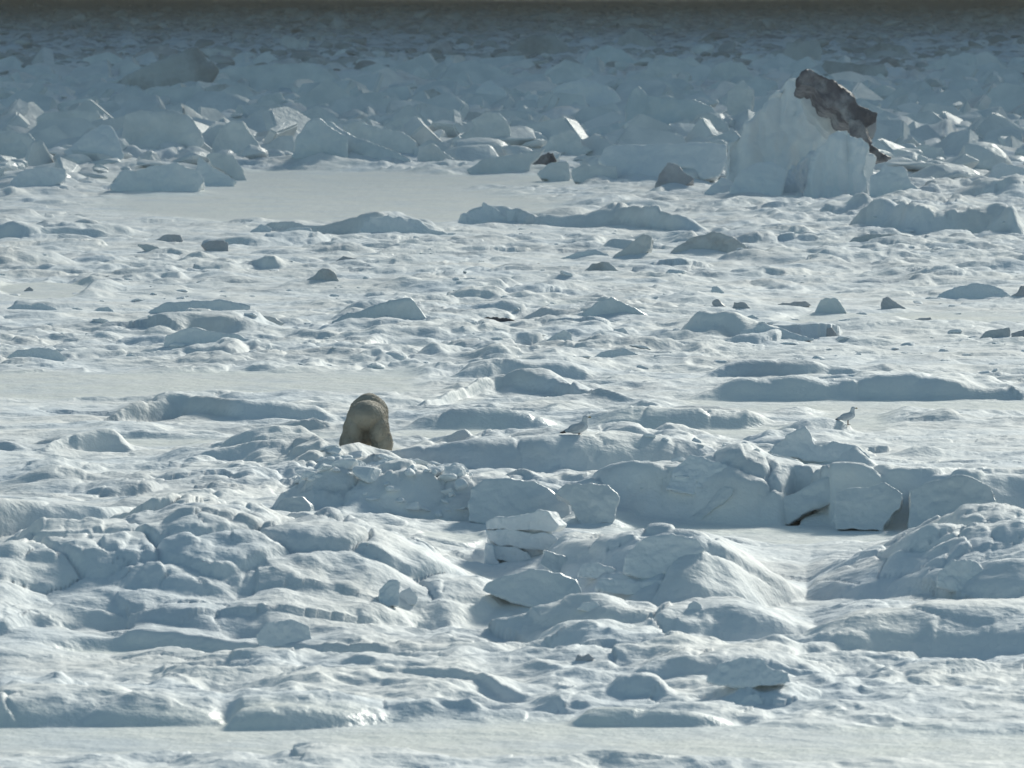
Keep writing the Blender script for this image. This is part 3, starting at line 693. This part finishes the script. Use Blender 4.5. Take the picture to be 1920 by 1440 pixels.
def block_mesh(frame, pts, style, base=None, yaw=None, thick=None, tilt=None, seed=0, sub=1.0, onsnow=False, flute=0):
    ox, oy, sc = FR[frame]
    P = [(ox + x * sc, oy + y * sc) for x, y in pts]
    tl, dp, sm, big, small, bs, mat = STYLE[style]
    if tilt is not None: tl = tilt
    r = random.Random(seed * 77 + 5)
    yb = base if base is not None else max(p[1] for p in P)
    D0 = gd(yb)
    ppm = F / D0
    xs = [p[0] for p in P]; ys = [p[1] for p in P]
    w = (max(xs) - min(xs)) / ppm; h = (max(ys) - min(ys)) / ppm
    if onsnow:
        xm = (max(xs) + min(xs)) / 2
        db = hit(xm, yb - .04 * (yb - min(ys))); dt = hit(xm, min(ys) + .25 * (yb - min(ys)))
        D0 = gd(yb) if gd(yb) - db > 7 else min(db, gd(yb)); ppm = F / D0
        w = (max(xs) - min(xs)) / ppm; h = (max(ys) - min(ys)) / ppm
        tl = min(.65, max(.15, (dt - D0) / max(.05, .75 * h)))
        D0 -= .10 * (w * h) ** .5
    if yaw is None: yaw = r.uniform(-.35, .45)
    cx = (max(xs) + min(xs)) / 2
    # subdivide the outline a little so long edges are not ruler-straight
    Q = []
    for i in range(len(P)):
        a, b_ = P[i], P[(i + 1) % len(P)]
        L = math.hypot(b_[0] - a[0], b_[1] - a[1]); k = max(1, int(L / max(5, (max(xs) - min(xs)) / 9)))
        for q in range(k):
            j = 0 if q == 0 else L / k * .10
            Q.append((a[0] + (b_[0] - a[0]) * q / k + r.uniform(-j, j), a[1] + (b_[1] - a[1]) * q / k + r.uniform(-j, j)))
    front = []
    for x, y in Q:
        zz = (yb - y) / ppm
        D = D0 + max(-w * .3, min(w * .3, yaw * (x - cx) / ppm)) + tl * zz
        X, Y, Z = at(x, y, D)
        if (max(ys) - y) < .12 * (max(ys) - min(ys)) and base is None and not onsnow: Z -= .16 * h + .05
        front.append((X, Y, Z))
    t = (thick if thick is not None else dp * (w * h) ** .5)
    off = np.array([r.uniform(-.1, .25) * t, t, -.08 * h])
    me = prism(front, off, bs, D0)
    size = (w * h) ** .5
    vox = max(w, h) / max(14, min(58, max(max(xs) - min(xs), max(ys) - min(ys)) / 2.2 * sub))
    vox = min(vox, t / 3.5, min(w, h) / 4)
    me = remesh(me, vox, sm)
    s = seed * 3 + 1
    def fn(co, no):
        q = co / size
        a = fbm3(q * 2.2 + s, 3, s) * big * size
        k = np.abs(fbm3(q * 3.1 + 9 + s, 3, s + 7)) - .18
        if flute: a = a + flute * (np.abs(fbm3(co * np.array([1.2, 1.2, .2]) + s, 4, 5)) * 3 - 1.0) + flute * .35 * fbm3(co * np.array([2.2, 2.2, .5]), 3, 8)
        return a + k * big * .8 * size + fbm3(q * 9 + 3, 3, s + 3) * small * size
    displace(me, fn)
    # origin at the base
    o = Vector(at(cx, yb, D0)); o.z = max(0.0, o.z) if base is None else 0.0
    me.transform(Matrix.Translation(-o))
    return me, o, M[mat]

COUNT = [0]
def block(frame, style, name, label, coords, cat=None, group=None, mat=None, parent=None, **kw):
    pts = [tuple(float(v) for v in c.split(',')) for c in coords.split()]
    COUNT[0] += 1
    me, o, m = block_mesh(frame, pts, style, seed=COUNT[0], **kw)
    ob = link(name, me, M[mat] if mat else m)
    ob.location = o
    if parent is not None:
        ob.location = o - parent.location; ob.parent = parent
        return ob
    tag(ob, label, cat or name.replace('_', ' ').replace('slab', 'slab'), group)
    return ob

for fr_, st, nm, lb, cs, gp in BL:
    block(fr_, st, nm, lb, cs, group=gp, onsnow=gp is G3)

# the snow cone with its dirty cap, one mass of grounded ice
root = bpy.data.objects.new("grounded_berg", None); scene.collection.objects.link(root)
root.location = Vector(at(1480, 350, gd(350)))
tag(root, "tall snow cone capped with dark sediment ice, highest thing in the ridge", "iceberg")
block('C', 'i', 'snow_cone', None, "330,860 370,750 400,600 450,550 520,480 560,400 620,320 700,260 790,215 860,240 900,330 930,420 960,520 960,640 900,760 800,860 600,880", parent=root, tilt=.35, base=367, flute=.26, mat='snow')
block('Q', 'd', 'sediment_cap', None, "880,330 905,230 960,165 1030,185 1160,250 1290,310 1380,390 1430,470 1510,500 1575,570 1570,650 1480,690 1380,660 1300,620 1250,520 1150,500 1090,430 1040,350 960,330", parent=root, tilt=.12, base=374, thick=3.0)
block('Q', 'd', 'sediment_foot', None, "1490,780 1560,850 1640,905 1710,935 1600,975 1500,990 1480,900", parent=root, tilt=.1, base=372, thick=1.5)
block('Q', 'd', 'sediment_pillar', None, "1330,600 1440,620 1470,700 1520,800 1440,830 1340,780", parent=root, tilt=.1, base=374, thick=1.0)
block('Q', 'm', 'tan_face', None, "1450,690 1480,640 1575,600 1570,700 1540,780 1490,760", parent=root, tilt=.2, base=371, thick=1.2)
block('Q', 'i', 'ice_core', None, "920,330 1040,350 1090,420 1150,500 1260,520 1290,640 1200,760 1110,700 1060,620 980,560 930,450", parent=root, tilt=.25, base=370, thick=1.5)
fang = bpy.data.objects.new("ice_fang", None); scene.collection.objects.link(fang)
fang.location = Vector(at(1560, 378, gd(378)))
tag(fang, "pale fang shaped slab leaning on the dirty capped cone", "ice block", G1)
block('Q', 'i', 'front_slab', None, "960,1290 1000,1120 1060,870 1160,790 1270,690 1335,685 1350,770 1450,770 1505,820 1490,980 1480,1080 1540,1310 1300,1325 1120,1325", parent=fang, tilt=.3, mat='snow', flute=.25)
block('Q', 's', 'snow_skirt', None, "680,1230 800,1080 930,960 1040,900 1060,1000 1010,1150 980,1300 800,1310", parent=fang, tilt=.5, flute=.3)

# layered stack
st = bpy.data.objects.new("layered_stack", None); scene.collection.objects.link(st)
st.location = Vector(at(980, 1085, gd(1085)))
tag(st, "stack of three bedded ice layers standing on a pale plinth in the foreground", "ice stack")
for cs in ("110,200 115,135 180,110 330,100 420,80 480,62 540,68 570,120 632,170 590,212 520,212 380,205 260,195",
           "115,250 110,198 260,196 380,207 560,222 600,245 635,320 600,352 420,330 300,312 200,308",
           "120,310 200,308 330,318 400,350 440,400 425,440 300,430 170,400"):
    block('U', 'i', 'ice_layer', None, cs, parent=st, tilt=.05, base=1068, thick=.8, mat='snow', yaw=.1)
block('U', 'i', 'ice_column', None, "112,290 160,300 180,400 260,480 330,520 120,540 105,420", parent=st, tilt=.05, base=1070, thick=.7, mat='snow', yaw=.0)
block('U', 'g', 'ice_core', None, "130,150 400,130 560,180 580,330 520,440 440,520 300,520 150,440 130,300", parent=st, tilt=.05, base=1066.5, thick=.7, yaw=.0, mat='snow')
# ------------------------------------------------------------------ loose rubble nobody could count
def chunk_proto(r, rounded):
    bm = bmesh.new()
    ax = (1, r.uniform(.6, 1.0), r.uniform(.35, .8))
    for k in range(r.randint(9, 15)):
        v = Vector((r.gauss(0, 1), r.gauss(0, 1), r.gauss(0, 1))).normalized() * r.uniform(.75, 1)
        bm.verts.new((v.x * ax[0], v.y * ax[1], v.z * ax[2]))
    res = bmesh.ops.convex_hull(bm, input=bm.verts[:])
    bmesh.ops.delete(bm, geom=[g for g in res["geom_interior"] if isinstance(g, bmesh.types.BMVert)], context='VERTS')
    bmesh.ops.bevel(bm, geom=bm.edges[:], offset=.09, segments=1, affect='EDGES', clamp_overlap=True)
    if rounded: bmesh.ops.subdivide_edges(bm, edges=bm.edges[:], cuts=1, smooth=.6)
    bmesh.ops.triangulate(bm, faces=bm.faces)
    bm.verts.index_update()
    V = np.array([v.co[:] for v in bm.verts]); T = np.array([[v.index for v in f.verts] for f in bm.faces])
    bm.free(); return V, T
r_ = random.Random(3)
PROTO = [chunk_proto(r_, k % 2 == 0) for k in range(26)]

def plate_proto(r):
    bm = bmesh.new(); n = r.randint(4, 7); th = r.uniform(.10, .22)
    ring = []
    for k in range(n):
        a = 6.28 * (k + r.uniform(-.3, .3)) / n; q = r.uniform(.75, 1.15)
        ring.append((q * cos(a), q * sin(a) * .75))
    for z, m in ((-th, 1), (th, .93)):
        for x, y in ring: bm.verts.new((x * m + r.uniform(-.03, .03), y * m, z + r.uniform(-.04, .04)))
    bmesh.ops.convex_hull(bm, input=bm.verts[:])
    bmesh.ops.bevel(bm, geom=bm.edges[:], offset=.035, segments=2, affect='EDGES', clamp_overlap=True)
    bmesh.ops.triangulate(bm, faces=bm.faces)
    bm.verts.index_update()
    V = np.array([v.co[:] for v in bm.verts]); T = np.array([[v.index for v in f.verts] for f in bm.faces])
    bm.free(); return V, T
PLATE = [plate_proto(r_) for k in range(24)]

def rubble(name, label, n, pxr, pyr, size, mat, seed, embed=.35, keep=None, flat=.7, plates=False):
    R = np.random.RandomState(seed)
    px = R.uniform(*pxr, n); py = pyr[0] + (pyr[1] - pyr[0]) * R.uniform(0, 1, n) ** (1.0)
    if keep is not None:
        k = keep(px, py, R); px, py = px[k], py[k]; n = len(px)
    if n == 0: return
    D = np.array([gd(v) for v in py]); X = (px - 960) / F * D
    Z = terrain(X[None], D[None])[0]
    s = size[0] * np.exp(R.normal(0, size[1], n)); s = np.minimum(s, size[0] * (1.7 if plates else 2.6))
    if plates: s = s * (D / 500) ** .35
    VS, TS = [], []; o = 0
    for i in range(n):
        V, T = PROTO[R.randint(len(PROTO))]
        a = R.uniform(0, 6.28); b = R.uniform(-.5, .5); c = R.uniform(-.5, .5)
        if plates:
            V, T = PLATE[R.randint(len(PLATE))]; a = R.normal(0, .7); b = R.uniform(.35, 1.25); c = R.uniform(-.6, .6)
        Rm = np.array(Matrix.Rotation(a, 3, 'Z') @ Matrix.Rotation(b, 3, 'X') @ Matrix.Rotation(c, 3, 'Y'))
        v = (V * s[i]) @ Rm.T; v[:, 2] *= flat
        v += (X[i], D[i], Z[i] + s[i] * (flat * .6 - embed))
        VS.append(v); TS.append(T + o); o += len(V)
    me = mesh_np(name, np.concatenate(VS), np.concatenate(TS))
    ob = link(name, me, M[mat], smooth=False)
    tag(ob, label, "ice rubble", kind="stuff")
    return ob
def in_ridge(px, py, R):
    low = np.interp(px, [0, 120, 300, 460, 560, 800, 1000, 1200, 1400, 1650, 1920], [345, 350, 345, 325, 300, 305, 315, 345, 360, 370, 350])
    return py < low
rubble("ice_rubble", "broken ice fragments packed between the ridge blocks", 1900, (-80, 2000), (105, 360), (.9, .5), 'ice', 21, keep=in_ridge)
rubble("ice_rubble", "grey fragments of old ice strewn over the far field", 2300, (-80, 2000), (50, 150), (1.1, .5), 'far', 22)
rubble("ice_rubble", "specks of broken ice out toward the horizon", 2400, (-80, 2000), (12, 60), (1.9, .5), 'far', 23)
rubble("ice_rubble", "crumbled lumps of snowy ice in the near wall's left end", 300, (575, 870), (900, 985), (.17, .45), 'snow', 24, embed=.35)
rubble("ice_rubble", "crumbled ice between the leaning slabs of the near wall", 90, (1180, 1500), (870, 980), (.10, .4), 'snow', 25)
rubble("ice_rubble", "scattered small chunks on the middle pack", 900, (-40, 1960), (430, 700), (.17, .5), 'snow', 26, keep=lambda px, py, R: R.uniform(0, 1, len(px)) < .25 + .5 * (vn2(px / 90, py / 25, 8) > .1), flat=.5)
rubble("ice_rubble", "jammed plates of broken ice tilted at all angles through the ridge", 720, (-80, 2000), (135, 305), (1.7, .38), 'ice', 31, keep=in_ridge, flat=1.0, embed=.55, plates=True)
# ------------------------------------------------------------------ unseen clouds added and shaped to dim the far ice and its sides
def build_shade_cloud():
    Hc = 480.0
    ox = Hc / tan(SUN_EL) * sin(SUN_AZ); oy = Hc / tan(SUN_EL) * cos(SUN_AZ)
    gx = np.concatenate([np.arange(-9000, -900, 140), np.arange(-900, -180, 16), np.arange(-180, 180, 5), np.arange(180, 900, 16), np.arange(900, 9000, 140)])
    gy = np.concatenate([np.arange(150, 1500, 5), np.arange(1500, 3000, 14), np.arange(3000, 9500, 22), np.arange(9500, 12000, 140)])
    X, Y = np.meshgrid(gx, gy)
    q = 1 + 3 * sstep(1200, 3500, Y)
    n = fbm2(X / 17 / q, Y / 17 / q, 3, 3, .45) * 1.5
    u = np.clip((X / Y * F) / 960, -1.3, 1.3)
    c = .46 + .94 * sstep(330, 1500, Y) ** .8 + 1.2 * sstep(.3, 1.05, np.abs(u)) * sstep(190, 420, Y)  # cover grows with distance and outward, darkening the outer far ice
    c = c * (1 - .52 * sstep(1500, 9000, Y)) * sstep(250, 420, Y) 
    thr = 1.15 - 2.3 * c
    cover = n - thr
    inside = cover > 0
    thick = np.clip(cover, 0, 3) * 12
    idx = np.full(X.shape, -1); 
    cell = inside[:-1, :-1] & inside[:-1, 1:] & inside[1:, 1:] & inside[1:, :-1]
    ny, nx = X.shape; base = np.arange(nx * ny).reshape(ny, nx)
    Zt = Hc + thick * .1; Zb = Hc - thick
    k = 1 + 0 * X
    V = np.concatenate([np.stack([X + ox, Y + oy, Zt], -1).reshape(-1, 3), np.stack([X + ox, Y + oy, Zb], -1).reshape(-1, 3)])
    a, b, c, d = [m[cell] for m in (base[:-1, :-1], base[:-1, 1:], base[1:, 1:], base[1:, :-1])]
    top = np.stack([a, b, c, d], 1); o = nx * ny
    bot = np.stack([d, c, b, a], 1) + o
    me = mesh_np("shade_cloud", V, np.concatenate([top, bot]))
    bm = bmesh.new(); bm.from_mesh(me)
    bmesh.ops.delete(bm, geom=[v for v in bm.verts if not v.link_faces], context='VERTS')
    be = [e for e in bm.edges if len(e.link_faces) == 1]
    bm.to_mesh(me); bm.free()
    ob = link("shade_cloud", me, M['shade_cloud'])
    tag(ob, "unseen broken clouds added to dim the far ice and its sides", kind="structure")
build_shade_cloud()
# ------------------------------------------------------------------ animals
def blob_mesh(name, parts, voxel, smooth):
    """union of ellipsoids (centre, radii, rotation about x) grown into one continuous skin"""
    bm = bmesh.new()
    for c, rr, rot in parts:
        m = Matrix.Translation(c) @ Matrix.Rotation(radians(rot), 4, 'X') @ Matrix.Diagonal((*rr, 1))
        bmesh.ops.create_icosphere(bm, subdivisions=4, radius=1, matrix=m)
    me = bpy.data.meshes.new(name); bm.to_mesh(me); bm.free()
    return remesh(me, voxel, smooth)

def build_bear(px, py_feet, ztop=None):
    D = gd(py_feet); X, Y, Z = at(px, py_feet, D)
    Z = float(terrain(np.array([[X]]), np.array([[D + .3]]))[0, 0])
    root = bpy.data.objects.new("polar_bear", None); scene.collection.objects.link(root)
    root.location = (X, D + .5, BEAR_Z)
    root.rotation_euler = (0, 0, radians(-1)); root.scale = (1.0, 1, .87)
    tag(root, "polar bear standing with its back to the viewer, head down behind its shoulders", "polar bear")
    P = [((.02, .12, .50), (.16, .22, .30), 0), ((0, .0, .82), (.36, .44, .31), 0), ((0, .06, .92), (.24, .42, .25), 0), ((0, .6, .76), (.38, .75, .38), 0),
         ((0, 1.15, .86), (.36, .42, .36), 0), ((0, 1.10, 1.02), (.25, .34, .24), 0),
         ((0, 1.62, .70), (.20, .42, .21), 25), ((0, 2.02, .50), (.155, .20, .15), 20), ((0, 2.24, .40), (.075, .17, .075), 20),
         ((.12, 1.95, .64), (.045, .03, .05), 0), ((-.12, 1.95, .64), (.045, .03, .05), 0)]
    for s in (-1, 1):
        P += [((s * .235, -.05, .52), (.195, .36, .36), 0), ((s * .30, -.10, .28), (.195, .24, .30), 0), ((s * .31, -.06, .12), (.165, .20, .14), 0),
              ((s * .31, .10, .06), (.16, .24, .075), 0),
              ((s * .16, 1.18, .45), (.17, .17, .42), 0), ((s * .16, 1.20, .16), (.12, .13, .18), 0), ((s * .17, 1.32, .06), (.13, .20, .07), 0)]
    me = blob_mesh("body", P, .016, 7)
    def fn(co, no):
        q = co * np.array([1, 1, .6])
        return .010 * fbm3(q * 5, 3, 4) + .010 * fbm3(co * np.array([22, 22, 8]), 3, 9)
    displace(me, fn)
    body = link("body", me, M['fur'], root)
    # short guard hairs, one mesh
    n = len(me.vertices); co = np.empty(n * 3, np.float32); me.vertices.foreach_get("co", co); co = co.reshape(-1, 3)
    no = np.empty(n * 3, np.float32); me.vertices.foreach_get("normal", no); no = no.reshape(-1, 3)
    R = np.random.RandomState(5); k = R.choice(n, min(26000, n), replace=False)
    p = co[k]; nn = no[k]
    d = nn * .40 + np.array([0, -.25, -.75]) + R.normal(0, .22, p.shape); d /= np.linalg.norm(d, axis=1)[:, None]
    sidev = np.cross(d, R.normal(0, 1, p.shape)); sidev /= np.linalg.norm(sidev, axis=1)[:, None]
    L = R.uniform(.02, .04, (len(k), 1)); L[p[:, 2] < .12] *= .4
    V = np.concatenate([p - sidev * .0035, p + sidev * .0035, p + d * L]); m = len(k)
    T = np.stack([np.arange(m), np.arange(m) + m, np.arange(m) + 2 * m], 1)
    link("fur", mesh_np("fur", V, T), M['fur'], root)
    t = blob_mesh("tail", [((0, 0, 0), (.045, .035, .08), 15), ((0, -.0, -.06), (.03, .025, .05), 10)], .008, 3)
    tl = link("tail", t, M['fur'], root); tl.location = (.02, -.385, .80)
    for s in (-1, 1):
        e = blob_mesh("ear", [((0, 0, 0), (.05, .028, .055), 0)], .006, 2); eo = link("ear", e, M['fur'], root); eo.location = (s * .125, 1.95, .66)
        e = blob_mesh("eye", [((0, 0, 0), (.015, .015, .015), 0)], .004, 0); eo = link("eye", e, M['nose'], root); eo.location = (s * .075, 2.16, .50)
    nz = link("nose", blob_mesh("nose", [((0, 0, 0), (.035, .03, .028), 0)], .005, 1), M['nose'], root); nz.location = (0, 2.40, .36)
    for s in (-1, 1):
        for yy in (.30, 1.50):
            for q in range(5):
                bm = bmesh.new()
                m_ = Matrix.Translation((s * .30 + (q - 2) * .045, yy + .03 - .012 * abs(q - 2), .03)) @ Matrix.Rotation(radians(-80), 4, 'X')
                bmesh.ops.create_cone(bm, segments=6, radius1=.010, radius2=.001, depth=.05, matrix=m_, cap_ends=True)
                c = bpy.data.meshes.new("claw"); bm.to_mesh(c); bm.free(); link("claw", c, M['nose'], root)
    return root

BEAR_D = gd(857)
BEAR_Z = 0.0
build_bear(686, 857)

def build_gull(px, py, label, heading, size=1.0, sit=False, lift=0.0):
    D = hit(px, py); X, Y, Z = at(px, py, D)
    root = bpy.data.objects.new("gull", None); scene.collection.objects.link(root)
    root.rotation_euler = (0, 0, heading); root.scale = (size,) * 3
    gz = float(terrain(np.array([[X]]), np.array([[D]]))[0, 0])
    root.location = (X, D, max(gz, Z) + lift)
    tag(root, label, "gull", "gulls resting on the ice")
    h = .10 if sit else .175                                         # bird faces +X in its own space
    def E(parts, vox, sm): return blob_mesh("g", [((x, y, z + h), r, 0) for (x, y, z), r in parts], vox, sm)
    tiltm = Matrix.Translation((0, 0, h)) @ Matrix.Rotation(radians(-14), 4, 'Y') @ Matrix.Translation((0, 0, -h))
    b = E([((0, 0, 0), (.155, .082, .085)), ((.07, 0, .01), (.10, .078, .08)), ((.13, 0, .075), (.048, .043, .075)), ((.155, 0, .135), (.052, .042, .043)), ((-.12, 0, .0), (.10, .05, .04))], .007, 5)
    b.transform(tiltm); link("body", b, M['gull_white'], root)
    for s in (-1, 1):
        w = E([((-.02, s * .068, .025), (.13, .022, .055)), ((-.12, s * .05, .01), (.12, .018, .03))], .006, 4); w.transform(tiltm)
        wo = link("wing", w, M['gull_grey'], root)
        t = E([((-.235, s * .035, .0), (.07, .012, .015))], .004, 1); t.transform(tiltm); link("wingtip", t, M['gull_dark'], root, True).parent = wo
    t = E([((-.21, 0, -.01), (.075, .035, .010))], .004, 1); t.transform(tiltm); link("tail", t, M['gull_white'], root)
    k = E([((.215, 0, .128), (.034, .010, .012)), ((.238, 0, .120), (.012, .008, .012))], .003, 1); k.transform(tiltm); link("beak", k, M['gull_beak'], root)
    for s in (-1, 1):
        e = E([((.178, s * .036, .145), (.007, .005, .007))], .002, 0); e.transform(tiltm); link("eye", e, M['gull_dark'], root)
        if sit:
            l = blob_mesh("leg", [((.01, s * .03, .03), (.010, .009, .04), 0), ((.03, s * .03, .008), (.03, .022, .006), 0)], .004, 1)
        else:
            l = blob_mesh("leg", [((.01, s * .03, .075), (.009, .008, .085), 0), ((.01, s * .03, .13), (.02, .016, .05), 0), ((.03, s * .03, .008), (.035, .024, .007), 0)], .004, 1)
        link("leg", l, M['gull_leg'], root)
build_gull(1084, 817, "gull crouched on the flat pan, in the middle of the picture", radians(12), 1.12, True)
build_gull(1589, 797, "smaller gull standing on thin legs at the right of the picture", radians(8), .92)

# ------------------------------------------------------------------ thin sea haze
def build_haze():
    me = bpy.data.meshes.new("haze"); bm = bmesh.new()
    bmesh.ops.create_cube(bm, size=1, matrix=Matrix.Translation((0, 6950, 9)) @ Matrix.Diagonal((9000, 14100, 24, 1)))
    bm.to_mesh(me); bm.free()
    m = bpy.data.materials.new("sea_haze"); m.use_nodes = True; nt = m.node_tree
    nt.nodes.remove(nt.nodes["Principled BSDF"])
    v = nt.nodes.new("ShaderNodeVolumePrincipled"); v.inputs["Color"].default_value = (.82, .86, .88, 1)
    v.inputs["Density"].default_value = 1.3e-4; v.inputs["Anisotropy"].default_value = .3
    nt.links.new(v.outputs[0], nt.nodes["Material Output"].inputs["Volume"])
    ob = link("haze", me, m); tag(ob, "thin grey sea haze over the pack ice", "haze", kind="stuff")
build_haze()
